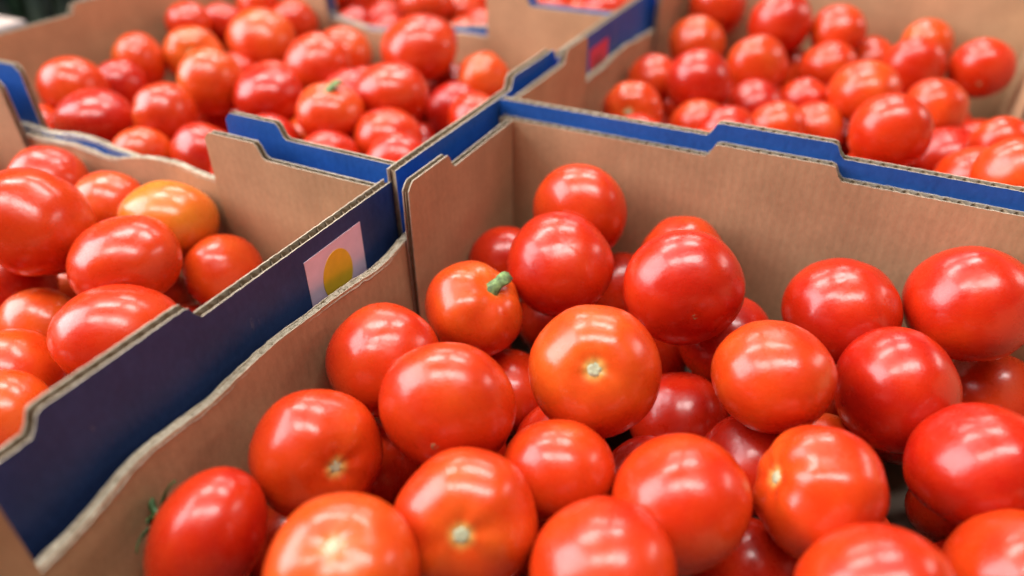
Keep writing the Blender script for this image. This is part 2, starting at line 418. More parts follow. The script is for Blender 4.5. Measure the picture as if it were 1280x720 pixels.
# tomatoes: x, y, z, half width, height ratio, stem direction, colour (0 red .. 1 orange), kind
TOMATOES = {
 'A': [
  (0.0704,-0.0321,0.1137, 0.0326,0.85, 0.22,0.98,-0.04, 0.41,'p'),
  (0.0805,-0.0878,0.1077, 0.0323,0.84, -0.3,0.4,-0.87, 0.18,'p'),
  (0.0286,-0.0599,0.0767, 0.0264,0.85, -0.45,0.81,-0.38, 0.2,'p'),
  (0.0494,-0.1403,0.0982, 0.0293,0.86, 0.57,0.04,0.82, 0.51,'t'),
  (0.1564,-0.0906,0.1159, 0.034,0.86, -0.47,0.88,-0.06, 0.16,'b'),
  (0.1412,-0.0309,0.0953, 0.0287,0.88, 0.24,0.71,-0.67, 0.35,'p'),
  (0.1351,-0.1706,0.1102, 0.0328,0.86, 0.23,-0.7,0.67, 0.51,'s'),
  (0.0302,-0.2026,0.1015, 0.0295,0.9, -0.02,0.56,-0.83, 0.35,'p'),
  (0.0822,-0.2236,0.1087, 0.0318,0.86, -0.33,0.94,-0.08, 0.38,'b'),
  (0.0736,-0.1459,0.0493, 0.027,0.88, -0.29,-0.15,-0.95, 0.3,'p'),
  (0.2143,-0.1346,0.1085, 0.0298,0.88, 0.01,-0.05,-1, 0.44,'p'),
  (0.2384,-0.0498,0.0993, 0.0318,0.89, 0.02,0.24,-0.97, 0.2,'p'),
  (0.2722,-0.0965,0.0919, 0.0325,0.9, 0.93,0.35,0.09, 0.08,'p'),
  (0.2994,-0.033,0.1143, 0.0328,0.88, 0.18,0.43,-0.89, 0.18,'p'),
  (0.1717,-0.1193,0.0444, 0.0289,0.91, 0.34,0.5,-0.8, 0.15,'p'),
  (0.0383,-0.2666,0.0976, 0.0298,0.86, 0.84,-0.36,0.4, 0.32,'s'),
  (0.1387,-0.2222,0.0924, 0.0263,0.87, 0.23,-0.52,-0.82, 0.39,'p'),
  (0.1179,-0.2689,0.0988, 0.03,0.86, 0.32,-0.69,0.65, 0.39,'s'),
  (0.1933,-0.2175,0.0958, 0.0309,0.86, 0.54,0.11,-0.83, 0.35,'p'),
  (0.2453,-0.1876,0.0977, 0.0295,0.86, -0.86,-0.35,0.39, 0.35,'s'),
  (0.0277,-0.3232,0.0983, 0.0259,0.86, -0.95,-0.16,0.26, 0.15,'c'),
  (0.0928,-0.3159,0.1121, 0.0287,0.86, 0.14,-0.2,0.97, 0.49,'s'),
  (0.1762,-0.2664,0.1014, 0.0283,0.84, 0.29,0.15,-0.95, 0.34,'p'),
  (0.2692,-0.2329,0.1058, 0.0275,0.85, 0.54,-0.57,-0.62, 0.3,'p'),
  (0.3228,-0.1875,0.0879, 0.0281,0.84, 0.74,-0.01,-0.67, 0.34,'p'),
  (0.3072,-0.1398,0.0968, 0.0299,0.86, 0.58,-0.04,-0.81, 0.1,'p'),
  (0.3296,-0.0304,0.0517, 0.0283,0.85, 0.02,0.88,-0.47, 0.39,'p'),
  (0.1817,-0.0658,0.0692, 0.0282,0.88, -0.09,0.77,-0.64, 0.15,'p'),
  (0.2151,-0.1474,0.0577, 0.0269,0.84, 0.36,0.54,-0.76, 0.1,'p'),
  (0.1016,-0.0294,0.0567, 0.0272,0.84, -0.54,0.8,-0.26, 0.2,'p'),
  (0.2281,-0.2032,0.0462, 0.0264,0.85, -0.12,0.65,-0.75, 0.15,'p'),
  (0.0312,-0.3354,0.0445, 0.0291,0.9, 0.13,-0.44,-0.89, 0.27,'u'),
  (0.0301,-0.2817,0.0435, 0.028,0.86, -0.49,0.61,-0.62, 0.28,'u'),
  (0.0313,-0.2278,0.0446, 0.0291,0.87, -0.77,-0.14,-0.63, 0.24,'u'),
  (0.0302,-0.1737,0.0436, 0.0281,0.86, 0.43,-0.2,-0.88, 0.29,'u'),
  (0.0318,-0.1172,0.0423, 0.0266,0.9, -0.15,0.15,-0.98, 0.22,'u'),
  (0.0842,-0.2715,0.0453, 0.0299,0.85, -0.83,0.44,0.35, 0.21,'u'),
  (0.0749,-0.1992,0.0417, 0.026,0.84, -0.97,0.07,0.23, 0.2,'u'),
  (0.0678,-0.0666,0.0429, 0.0274,0.86, 0.32,0.87,0.39, 0.23,'u'),
  (0.1484,-0.2747,0.0441, 0.0287,0.85, -0.62,0.74,0.26, 0.14,'u'),
  (0.1194,-0.2275,0.0449, 0.0295,0.84, 0.44,-0.53,-0.73, 0.19,'u'),
  (0.1192,-0.1722,0.0442, 0.0287,0.89, 0.63,0.76,-0.11, 0.18,'u'),
  (0.1174,-0.1181,0.0437, 0.0282,0.91, -0.98,-0.14,-0.11, 0.16,'u'),
  (0.1348,-0.0678,0.0438, 0.0282,0.91, 0.33,0.8,0.49, 0.32,'u'),
  (0.1752,-0.2268,0.0446, 0.0291,0.85, -0.62,-0.65,-0.43, 0.11,'u'),
  (0.1726,-0.1733,0.0435, 0.0279,0.9, -0.21,0.58,-0.78, 0.03,'u'),
  (0.2633,-0.1644,0.0441, 0.0286,0.85, 0.18,0.87,0.46, 0.16,'u'),
  (0.2507,-0.1125,0.0431, 0.0276,0.89, 0.75,0.5,0.43, 0.43,'u'),
  (0.2291,-0.0647,0.043, 0.0274,0.86, 0.47,0.57,0.68, 0.27,'u'),
  (0.3232,-0.1624,0.0422, 0.0265,0.88, 0.34,-0.56,-0.76, 0.15,'u'),
  (0.3189,-0.112,0.0421, 0.0265,0.84, -0.35,0.77,0.53, 0.25,'u'),
  (0.2839,-0.0616,0.045, 0.0296,0.91, 0.31,-0.43,-0.85, 0.17,'u'),
 ],
 'D': [
  (0.0412,0.4483,0.1315, 0.0334,0.9, -0.26,0.93,-0.25, 0.36,'p'),
  (0.1166,0.4225,0.1287, 0.0339,0.9, -0.69,0.72,-0.04, 0.26,'p'),
  (0.1751,0.4383,0.1232, 0.0283,0.88, -0.09,0.72,-0.68, 0.4,'p'),
  (0.041,0.3732,0.11, 0.031,0.91, -0.52,0.46,-0.72, 0.53,'p'),
  (0.0751,0.2511,0.1115, 0.031,0.91, -0.66,0.58,-0.48, 0.16,'p'),
  (0.113,0.3331,0.1068, 0.0319,0.85, -0.74,0.62,-0.26, 0.43,'p'),
  (0.1344,0.4365,0.0761, 0.0272,0.91, 0.02,1,0.03, 0.42,'p'),
  (0.1766,0.394,0.0985, 0.0286,0.87, 0.28,0.07,-0.96, 0.4,'p'),
  (0.2119,0.454,0.0934, 0.0259,0.84, 0.34,0.59,-0.73, 0.46,'p'),
  (0.2633,0.4524,0.1154, 0.0273,0.84, -0.47,0.83,-0.3, 0.58,'p'),
  (0.2548,0.4013,0.1074, 0.0296,0.87, -0.25,0.95,-0.16, 0.3,'p'),
  (0.2168,0.303,0.1081, 0.0314,0.86, 0.15,0.27,-0.95, 0.5,'p'),
  (0.315,0.4175,0.1096, 0.03,0.86, -0.02,0.95,0.31, 0.27,'b'),
  (0.2784,0.3056,0.1014, 0.0281,0.9, -0.42,0.47,-0.77, 0.47,'p'),
  (0.2443,0.1881,0.1171, 0.0314,0.87, -0.04,1,-0, 0.33,'p'),
  (0.1664,0.3225,0.0799, 0.0271,0.86, 0.01,0.95,-0.3, 0.3,'p'),
  (0.1231,0.2837,0.0852, 0.0265,0.84, 0.23,0.6,-0.77, 0.17,'p'),
  (0.0903,0.208,0.0851, 0.0263,0.91, -0.21,0.67,-0.71, 0.49,'p'),
  (0.1551,0.2338,0.0834, 0.0271,0.87, -0.33,0.91,-0.24, 0.48,'p'),
  (0.185,0.2748,0.0746, 0.0269,0.89, 0.48,0.68,-0.55, 0.46,'p'),
  (0.0259,0.2671,0.1022, 0.0258,0.85, 0.2,0.71,-0.68, 0.44,'p'),
  (0.0369,0.1724,0.1046, 0.027,0.86, 0.12,-0.94,0.33, 0.41,'s'),
  (0.3264,0.454,0.0625, 0.0258,0.86, 0.68,0.37,-0.63, 0.43,'x'),
  (0.3259,0.2245,0.1061, 0.024,0.88, -0.45,0.89,-0.06, 0.41,'p'),
  (0.2936,0.2485,0.0797, 0.0308,0.82, 0.31,0.06,-0.95, 0.11,'p'),
  (0.3086,0.1706,0.0998, 0.0274,0.82, 0.28,-0.05,-0.96, 0.38,'p'),
  (0.3243,0.1308,0.1227, 0.026,0.85, 0.45,0.7,-0.56, 0.51,'p'),
  (0.2436,0.2224,0.0676, 0.0259,0.88, 0.17,0.94,-0.29, 0.22,'p'),
  (0.2198,0.2663,0.0513, 0.0246,0.9, 0.64,0.74,-0.21, 0.32,'x'),
  (0.0274,0.0422,0.0539, 0.0274,0.87, -0.56,0.32,-0.77, 0.25,'u'),
  (0.0298,0.0967,0.0563, 0.0299,0.88, 0.61,-0.19,-0.77, 0.2,'u'),
  (0.0295,0.1532,0.056, 0.0296,0.85, -0.55,0.6,-0.58, 0.58,'u'),
  (0.0342,0.2068,0.0535, 0.0269,0.87, 0.52,0.82,-0.24, 0.04,'u'),
  (0.0266,0.2573,0.0533, 0.0266,0.86, 0.11,0.64,0.76, 0.15,'u'),
  (0.028,0.3096,0.0545, 0.028,0.91, 0.84,0.22,-0.49, 0.22,'u'),
  (0.0283,0.3747,0.0548, 0.0283,0.87, 0.74,0.11,-0.66, 0.24,'u'),
  (0.0274,0.4279,0.054, 0.0274,0.89, -0.95,-0.05,-0.3, 0.28,'u'),
  (0.0798,0.0432,0.0549, 0.0284,0.91, 0.81,0.49,0.33, 0.24,'u'),
  (0.0844,0.097,0.0552, 0.0287,0.85, 0.24,0.9,0.37, 0.18,'u'),
  (0.0856,0.1575,0.0557, 0.0293,0.88, 0.23,-0.09,-0.97, 0.16,'u'),
  (0.0768,0.247,0.0536, 0.027,0.84, -0.92,0.34,0.19, 0.2,'u'),
  (0.083,0.2997,0.0551, 0.0286,0.91, 0.17,0.15,-0.97, 0.2,'u'),
  (0.0748,0.3513,0.0529, 0.0262,0.9, 0.57,0.65,0.5, 0.1,'u'),
  (0.0758,0.4446,0.0529, 0.0263,0.89, 0.45,0.51,0.73, 0.21,'u'),
  (0.1312,0.0411,0.0529, 0.0262,0.84, -0.92,0.28,-0.27, 0.25,'u'),
  (0.1357,0.0948,0.0531, 0.0265,0.89, -0.35,0.94,-0.04, 0.3,'u'),
  (0.1428,0.1471,0.0556, 0.0291,0.9, -0.49,0.67,0.57, 0.21,'u'),
  (0.1297,0.1994,0.0541, 0.0275,0.9, 0.35,-0.24,-0.91, 0.23,'u'),
  (0.1396,0.3599,0.0545, 0.028,0.91, 0.38,0.14,-0.92, 0.21,'u'),
  (0.1821,0.0426,0.0544, 0.0278,0.87, -0.96,0.18,-0.22, 0.26,'u'),
  (0.1855,0.0936,0.0535, 0.0268,0.91, 0.22,0.95,0.22, 0.26,'u'),
  (0.195,0.1421,0.0529, 0.0262,0.9, -0.79,0.57,-0.22, 0.14,'u'),
  (0.1965,0.2302,0.0534, 0.0267,0.91, -0.29,0.96,-0.05, 0.17,'u'),
  (0.1947,0.3653,0.0559, 0.0294,0.91, 0.57,0.74,0.35, 0.21,'u'),
  (0.1885,0.4192,0.0539, 0.0274,0.87, -0.28,0.95,0.11, 0.07,'u'),
  (0.2343,0.0425,0.0542, 0.0277,0.88, -0.76,0.09,-0.65, 0.09,'u'),
  (0.2362,0.0943,0.0537, 0.0271,0.86, -0.01,0.76,-0.64, 0.44,'u'),
  (0.2362,0.173,0.0554, 0.029,0.89, 0.92,-0.1,-0.37, 0.2,'u'),
  (0.2502,0.2727,0.0553, 0.0288,0.89, 0.82,0.31,-0.48, 0.19,'u'),
  (0.2243,0.3197,0.0541, 0.0275,0.86, -0.18,0.47,-0.86, 0.18,'u'),
  (0.2496,0.3672,0.0546, 0.028,0.86, 0.59,0.76,-0.26, 0.15,'u'),
  (0.2409,0.4212,0.0542, 0.0276,0.85, -0.33,0.6,0.73, 0.39,'u'),
  (0.2866,0.0431,0.0548, 0.0283,0.85, -0.1,0.29,-0.95, 0.22,'u'),
  (0.2881,0.0971,0.0549, 0.0284,0.88, 0.96,0.29,0.06, 0.2,'u'),
  (0.3273,0.1408,0.0548, 0.0283,0.85, 0.37,0.85,-0.38, 0.29,'u'),
  (0.2914,0.1956,0.056, 0.0296,0.89, -0.69,0.41,0.6, 0.24,'u'),
  (0.324,0.288,0.0562, 0.0298,0.84, 0.82,0.24,-0.52, 0.33,'u'),
  (0.2764,0.3222,0.0529, 0.0262,0.92, 0.42,-0.18,-0.89, 0.21,'u'),
  (0.2978,0.3892,0.0541, 0.0275,0.89, 0.49,0.81,0.32, 0.15,'u'),
  (0.2926,0.4402,0.0528, 0.0262,0.86, -0.42,0.59,0.69, 0.24,'u'),
  (0.0516,0.0646,0.0943, 0.0275,0.91, -0.67,0.62,0.39, 0.19,'u'),
  (0.0597,0.1259,0.0941, 0.0292,0.88, -0.69,-0.38,-0.61, 0.26,'u'),
  (0.1051,0.0671,0.0958, 0.0287,0.89, -0.57,0.56,0.6, 0.24,'u'),
  (0.1144,0.1206,0.0932, 0.0283,0.9, -0.67,0.42,0.61, 0.22,'u'),
  (0.1227,0.1719,0.0968, 0.0263,0.87, -0.61,0.69,-0.38, 0.2,'u'),
  (0.1003,0.3977,0.0557, 0.0292,0.85, 0.34,0.72,0.61, 0.3,'u'),
  (0.1588,0.0709,0.0929, 0.0284,0.85, -0.6,-0.35,-0.72, 0.33,'u'),
  (0.1714,0.1225,0.0933, 0.0272,0.86, -0.02,0.46,-0.89, 0.13,'u'),
  (0.1775,0.1859,0.0746, 0.0291,0.91, 0.6,0.41,0.69, 0.33,'u'),
  (0.2103,0.0697,0.0897, 0.0262,0.91, -0.38,0.1,-0.92, 0.17,'u'),
  (0.2298,0.1316,0.0876, 0.0268,0.9, 0.72,0.7,0.03, 0.2,'u'),
  (0.2623,0.0707,0.0948, 0.0292,0.92, -0.24,0.56,0.79, 0.18,'u'),
  (0.2781,0.1457,0.0686, 0.0262,0.87, -0.01,0.78,0.63, 0.24,'u'),
  (0.3291,0.0414,0.0825, 0.0265,0.89, -0.82,0.38,-0.43, 0.13,'u'),
  (0.3276,0.0927,0.0886, 0.028,0.89, -0.74,0.26,-0.62, 0.12,'u'),
  (0.3268,0.3439,0.0553, 0.0288,0.9, 0.84,0.18,0.51, 0.25,'u'),
 ],
 'C': [
  (-0.4244,-0.0341,0.1224, 0.0292,0.85, -0.62,0.12,-0.78, 0.46,'p'),
  (-0.3666,-0.0619,0.1093, 0.0325,0.82, 0.04,0.04,-1, 0.1,'p'),
  (-0.4502,0.0562,0.115, 0.029,0.85, -0.83,-0.55,0.04, 0.56,'p'),
  (-0.4516,0.1299,0.1358, 0.0245,0.85, 0.04,0.08,-1, 0.39,'p'),
  (-0.4197,0.1,0.1131, 0.0303,0.86, 0.66,-0.64,0.39, 0.66,'s'),
  (-0.3193,0.0288,0.1229, 0.0318,0.86, -0.96,-0.26,-0.07, 0.65,'p'),
  (-0.3058,-0.0385,0.1178, 0.028,0.9, -0.85,-0.53,0.04, 0.37,'p'),
  (-0.4477,0.1738,0.1207, 0.0267,0.85, -0.45,0.84,0.3, 0.2,'p'),
  (-0.3796,0.1583,0.1184, 0.036,0.86, -0.3,0.38,-0.87, 0.57,'p'),
  (-0.3836,0.2163,0.1196, 0.0277,0.87, -0.84,0.39,0.37, 0.37,'p'),
  (-0.4336,0.218,0.1363, 0.0259,0.89, -0.07,0.95,-0.3, 0.4,'p'),
  (-0.2665,0.0431,0.1128, 0.0322,0.84, 0.07,0.11,-0.99, 0.18,'p'),
  (-0.2692,0.1177,0.1176, 0.0328,0.92, -0.05,0.65,-0.76, 0.38,'p'),
  (-0.3113,0.2089,0.0987, 0.0311,0.9, -0.42,0.31,-0.86, 0.57,'p'),
  (-0.1831,0.0273,0.117, 0.0287,0.86, 0.19,-0.09,0.98, 0.34,'t'),
  (-0.1937,0.1857,0.1266, 0.0391,0.82, 0.09,0.19,-0.98, 0.36,'p'),
  (-0.1592,0.0835,0.1196, 0.0332,0.82, 0.09,-0.06,-0.99, 0.3,'p'),
  (-0.1337,0.0379,0.0991, 0.0302,0.82, -0.14,-0.05,-0.99, 0.35,'p'),
  (-0.2187,0.042,0.0808, 0.0273,0.9, -0.64,0.66,-0.4, 0.65,'p'),
  (-0.1777,0.217,0.0785, 0.027,0.88, -0.37,0.91,0.18, 0.09,'p'),
  (-0.1274,0.1972,0.101, 0.0276,0.9, -0.81,0.34,-0.48, 0.65,'p'),
  (-0.1309,0.1434,0.0863, 0.0277,0.86, 0.11,0.82,-0.57, 0.04,'p'),
  (-0.1577,0.2189,0.1098, 0.025,0.91, 0.02,0.93,-0.37, 0.19,'x'),
  (-0.2906,-0.0816,0.0983, 0.0262,0.86, -0.99,0.02,0.12, 0.55,'p'),
  (-0.2929,-0.0182,0.0743, 0.0267,0.9, -0.98,0.18,-0.05, 0.22,'p'),
  (-0.342,0.0323,0.0757, 0.0256,0.85, -0.99,0.15,-0.04, 0.37,'p'),
  (-0.4269,0.0131,0.1072, 0.0253,0.86, -0.96,0.11,-0.27, 0.11,'p'),
  (-0.3543,-0.0012,0.0508, 0.0247,0.84, -0.88,0.43,-0.2, 0.2,'x'),
  (-0.4557,-0.0837,0.0539, 0.028,0.87, -0.71,-0.4,0.58, 0.39,'u'),
  (-0.4564,-0.0314,0.0533, 0.0273,0.87, -0.79,0.01,-0.61, 0.19,'u'),
  (-0.4441,0.0185,0.0532, 0.0272,0.89, -0.04,0.93,0.36, 0.21,'u'),
  (-0.4573,0.0673,0.0524, 0.0264,0.9, -0.29,0.71,-0.64, 0.46,'u'),
  (-0.4557,0.1188,0.0539, 0.028,0.91, -0.09,1,0, 0.11,'u'),
  (-0.3906,-0.0823,0.0553, 0.0295,0.89, -0.83,-0.46,0.3, 0.21,'u'),
  (-0.404,-0.0294,0.0536, 0.0277,0.86, -0.65,-0.27,0.72, 0.15,'u'),
  (-0.3902,0.0237,0.0557, 0.0299,0.91, -0.4,0.91,0.13, 0.35,'u'),
  (-0.406,0.0786,0.0557, 0.0299,0.87, -0.87,0.28,0.41, 0.32,'u'),
  (-0.3973,0.2067,0.0525, 0.0265,0.89, 0.57,0.66,-0.5, 0.36,'u'),
  (-0.3346,-0.0824,0.0552, 0.0293,0.87, -0.58,0.02,0.81, 0.32,'u'),
  (-0.3493,-0.026,0.0556, 0.0298,0.85, 0.02,-0.37,-0.93, 0.17,'u'),
  (-0.3512,0.0783,0.0545, 0.0286,0.86, -0.25,0.03,-0.97, 0.16,'u'),
  (-0.267,-0.0836,0.054, 0.0281,0.89, 0.64,0.39,-0.66, 0.13,'u'),
  (-0.3004,0.025,0.0523, 0.0263,0.89, 0.31,0.92,-0.22, 0.19,'u'),
  (-0.2991,0.0742,0.0534, 0.0275,0.88, -0.96,0.01,0.28, 0.14,'u'),
  (-0.2825,0.125,0.0555, 0.0297,0.89, 0.56,0.78,-0.28, 0.16,'u'),
  (-0.2992,0.1856,0.0524, 0.0264,0.87, 0.12,0.79,-0.6, 0.36,'u'),
  (-0.2157,-0.0851,0.0526, 0.0265,0.86, -0.82,0.57,0, 0.29,'u'),
  (-0.2425,-0.0385,0.0522, 0.0261,0.84, -0.42,-0.76,-0.49, 0.11,'u'),
  (-0.2515,0.0117,0.0539, 0.028,0.88, 0.15,-0.31,-0.94, 0.47,'u'),
  (-0.2276,0.1277,0.054, 0.0281,0.86, -0.59,0.59,0.55, 0.1,'u'),
  (-0.2374,0.2145,0.0553, 0.0295,0.89, -0.65,0.73,-0.2, 0.14,'u'),
  (-0.1638,-0.083,0.0546, 0.0287,0.86, -0.1,-0.12,-0.99, 0.08,'u'),
  (-0.1911,-0.0327,0.0544, 0.0285,0.85, 0.66,0.71,-0.25, 0.29,'u'),
  (-0.1788,0.0203,0.0543, 0.0284,0.89, -0.08,-0.46,-0.88, 0.15,'u'),
  (-0.1948,0.0804,0.0539, 0.028,0.89, 0.61,0.74,0.28, 0.13,'u'),
  (-0.1574,0.1155,0.0523, 0.0263,0.88, -0.08,0.79,-0.61, 0,'u'),
  (-0.1985,0.1786,0.0524, 0.0264,0.88, 0.75,0.6,-0.28, 0.31,'u'),
  (-0.1096,-0.0831,0.0545, 0.0286,0.9, -0.21,0.15,-0.97, 0.24,'u'),
  (-0.1391,-0.0373,0.0528, 0.0268,0.87, -0.75,0.09,0.65, 0.28,'u'),
  (-0.1263,0.0139,0.0536, 0.0277,0.86, 0.19,0.98,0.1, 0.32,'u'),
  (-0.145,0.0643,0.0545, 0.0286,0.88, -0.17,0.55,0.82, 0.39,'u'),
  (-0.1062,0.1083,0.0543, 0.0284,0.89, 0.29,0.07,-0.96, 0.33,'u'),
  (-0.1452,0.1861,0.053, 0.027,0.85, -0.7,-0.06,-0.71, 0.12,'u'),
  (-0.0567,-0.0846,0.0531, 0.0271,0.91, -0.45,0.53,-0.72, 0.25,'u'),
  (-0.0918,-0.0234,0.0526, 0.0266,0.87, 0.72,0.69,0.03, 0.23,'u'),
  (-0.0557,0.015,0.0545, 0.0287,0.84, 0.3,0.84,-0.45, 0.21,'u'),
  (-0.0923,0.0555,0.0547, 0.0289,0.91, -0.11,0.95,-0.29, 0.25,'u'),
  (-0.0951,0.1594,0.0525, 0.0265,0.85, 0.65,0.62,0.44, 0.32,'u'),
  (-0.0979,0.2105,0.0531, 0.0271,0.9, -0.84,0.2,-0.5, 0.1,'u'),
  (-0.4254,-0.0771,0.0951, 0.0266,0.9, -0.03,0.92,0.39, 0.25,'u'),
  (-0.3711,0.1075,0.0929, 0.0272,0.87, -0.66,-0.69,-0.29, 0.19,'u'),
  (-0.319,0.1038,0.0925, 0.0295,0.85, -0.44,0.79,0.43, 0.38,'u'),
  (-0.245,-0.0584,0.0995, 0.0286,0.87, 0.15,0.99,0.04, 0.17,'u'),
  (-0.2559,0.1679,0.0762, 0.0285,0.88, -0.94,0.34,-0.07, 0.25,'u'),
  (-0.1906,-0.0655,0.0991, 0.0298,0.84, -0.53,0.68,-0.51, 0.31,'u'),
  (-0.2215,-0.0098,0.0931, 0.0289,0.9, -0.71,-0.1,-0.7, 0.16,'u'),
  (-0.2187,0.0959,0.0996, 0.0297,0.88, -0.86,0.07,0.5, 0.07,'u'),
  (-0.1869,0.141,0.0861, 0.0283,0.9, -0.8,-0.18,-0.58, 0.14,'u'),
  (-0.1365,-0.0647,0.0947, 0.026,0.87, 0.64,0.49,-0.6, 0.23,'u'),
  (-0.159,-0.0117,0.0915, 0.0273,0.91, -0.84,0.54,0.06, 0.17,'u'),
  (-0.0802,-0.0567,0.0918, 0.029,0.86, 0.26,0.79,0.56, 0.29,'u'),
  (-0.0981,0.0006,0.0964, 0.0274,0.88, -0.28,0.77,-0.57, 0.23,'u'),
  (-0.0796,0.0974,0.0996, 0.0286,0.86, 0.67,0.61,0.42, 0.2,'u'),
  (-0.0452,-0.0361,0.0525, 0.0265,0.87, -0.21,0.87,0.44, 0.27,'u'),
  (-0.0473,-0.0139,0.0996, 0.0286,0.87, 0.45,0.88,-0.11, 0.07,'u'),
  (-0.0463,0.0617,0.0785, 0.0275,0.9, -0.4,-0.41,-0.82, 0.44,'u'),
  (-0.0484,0.1112,0.0556, 0.0298,0.84, 0.22,0.97,-0.1, 0.27,'u'),
  (-0.0451,0.1653,0.0523, 0.0263,0.91, -0.34,0.89,0.29, 0.24,'u'),
  (-0.0462,0.2165,0.0534, 0.0274,0.91, -0.96,-0.17,0.21, 0.26,'u'),
 ],
 'B': [
  (-0.2163,-0.216,0.1286, 0.0387,0.87, -0.45,-0.56,-0.69, 0.42,'p'),
  (-0.3004,-0.1533,0.1084, 0.027,0.85, -0.7,0.05,-0.72, 0.4,'p'),
  (-0.2385,-0.1518,0.1039, 0.0255,0.87, -0.49,0.01,-0.87, 0.6,'p'),
  (-0.1754,-0.1552,0.1079, 0.031,0.87, -0.02,-0.24,-0.97, 1.05,'p'),
  (-0.1534,-0.2066,0.1118, 0.0328,0.82, 0.19,0.05,-0.98, 0.42,'p'),
  (-0.1293,-0.1597,0.0823, 0.0265,0.87, -0.79,-0.06,-0.62, 0.5,'p'),
  (-0.1147,-0.2479,0.0986, 0.0343,0.83, 0.14,-0.36,-0.92, 0.35,'p'),
  (-0.2621,-0.1937,0.0448, 0.0253,0.85, -0.27,-0.16,-0.95, 0.7,'p'),
  (-0.2024,-0.2448,0.07, 0.0264,0.87, -0.08,0.88,-0.47, 0.65,'p'),
  (-0.167,-0.2821,0.0758, 0.0276,0.85, -0.62,-0.59,-0.52, 0.55,'p'),
  (-0.2488,-0.2267,0.0793, 0.0267,0.87, -0.81,-0.57,-0.15, 0.2,'p'),
  (-0.2828,-0.2288,0.0425, 0.0247,0.91, -0.8,0.48,-0.36, 0.2,'x'),
  (-0.1242,-0.3139,0.0903, 0.0256,0.86, 0.11,0.39,-0.92, 0.6,'p'),
  (-0.4615,-0.1814,0.0455, 0.0279,0.86, 0.19,0.98,-0.04, 0.32,'u'),
  (-0.4083,-0.2356,0.046, 0.0285,0.9, -0.49,0.58,0.65, 0.37,'u'),
  (-0.4123,-0.1557,0.0469, 0.0294,0.88, -0.7,-0.7,-0.14, 0.28,'u'),
  (-0.3483,-0.2884,0.0465, 0.029,0.87, -0.99,0.13,0.01, 0.23,'u'),
  (-0.3544,-0.2346,0.0459, 0.0283,0.84, -0.32,0.93,0.2, 0.24,'u'),
  (-0.3532,-0.1565,0.0453, 0.0277,0.84, 0.18,-0.06,-0.98, 0.27,'u'),
  (-0.2954,-0.3452,0.0442, 0.0265,0.86, -0.07,-0.01,-1, 0.24,'u'),
  (-0.2947,-0.286,0.0448, 0.0273,0.84, -0.66,-0.59,0.46, 0.06,'u'),
  (-0.2896,-0.2348,0.0446, 0.0269,0.89, -0.27,0.96,0.08, 0.3,'u'),
  (-0.2983,-0.1561,0.0473, 0.0299,0.86, 0.1,0.94,-0.33, 0.24,'u'),
  (-0.244,-0.3979,0.047, 0.0295,0.85, -0.61,0.2,0.77, 0.15,'u'),
  (-0.2418,-0.3399,0.0457, 0.0282,0.87, -0.73,0.55,0.4, 0.32,'u'),
  (-0.2477,-0.264,0.0445, 0.0269,0.86, -0.76,0.5,-0.41, 0.08,'u'),
  (-0.1883,-0.3958,0.047, 0.0295,0.86, -0.34,-0.45,-0.83, 0.39,'u'),
  (-0.1898,-0.3421,0.0441, 0.0265,0.9, 0.44,-0.37,-0.82, 0.19,'u'),
  (-0.1895,-0.1782,0.0465, 0.0291,0.86, -0.73,0.04,0.69, 0.25,'u'),
  (-0.1349,-0.3943,0.0444, 0.0267,0.85, -0.53,-0.82,0.22, 0.1,'u'),
  (-0.1407,-0.3279,0.0449, 0.0273,0.89, 0.6,0.03,-0.8, 0.16,'u'),
  (-0.1424,-0.2433,0.0464, 0.0289,0.9, 0.49,0.86,-0.15, 0.09,'u'),
  (-0.1376,-0.1899,0.0444, 0.0267,0.87, 0.17,0.96,0.24, 0.12,'u'),
  (-0.0826,-0.317,0.0457, 0.0281,0.89, 0.24,0.97,0.06, 0,'u'),
  (-0.0718,-0.2661,0.0444, 0.0267,0.89, 0.08,0.95,0.31, 0.47,'u'),
  (-0.0913,-0.2165,0.0468, 0.0293,0.9, 0.63,0.44,-0.64, 0.3,'u'),
  (-0.0805,-0.1628,0.0457, 0.0282,0.85, -0.59,0.66,0.47, 0.17,'u'),
  (-0.4348,-0.2615,0.0857, 0.0289,0.85, -0.48,0.42,-0.77, 0.27,'u'),
  (-0.4352,-0.208,0.0821, 0.0276,0.9, -0.21,-0.93,-0.3, 0.27,'u'),
  (-0.447,-0.1559,0.0911, 0.0297,0.86, -0.42,0.19,0.89, 0.11,'u'),
  (-0.3804,-0.2634,0.0818, 0.0276,0.88, -0.95,-0.29,0.1, 0.13,'u'),
  (-0.3815,-0.1948,0.0724, 0.0298,0.85, -0.49,-0.63,-0.6, 0.18,'u'),
  (-0.3173,-0.3161,0.0784, 0.0261,0.85, -0.63,-0.43,0.64, 0.13,'u'),
  (-0.3203,-0.2569,0.0782, 0.0265,0.85, -0.26,0.93,0.26, 0.27,'u'),
  (-0.3209,-0.2006,0.0667, 0.0272,0.88, -0.16,0.86,0.48, 0.19,'u'),
  (-0.2689,-0.366,0.0839, 0.0284,0.9, -0.95,-0.14,0.27, 0.26,'u'),
  (-0.2582,-0.3018,0.0783, 0.0277,0.9, -0.45,-0.82,-0.36, 0.26,'u'),
  (-0.2139,-0.3649,0.0855, 0.0294,0.86, -0.12,-0.88,-0.47, 0.16,'u'),
  (-0.2066,-0.2942,0.0445, 0.0269,0.88, -0.66,-0.73,-0.15, 0.11,'u'),
  (-0.1585,-0.4223,0.0852, 0.0292,0.9, -0.44,-0.69,-0.58, 0.11,'u'),
  (-0.1587,-0.3636,0.0785, 0.0275,0.92, -0.17,0.19,-0.97, 0.22,'u'),
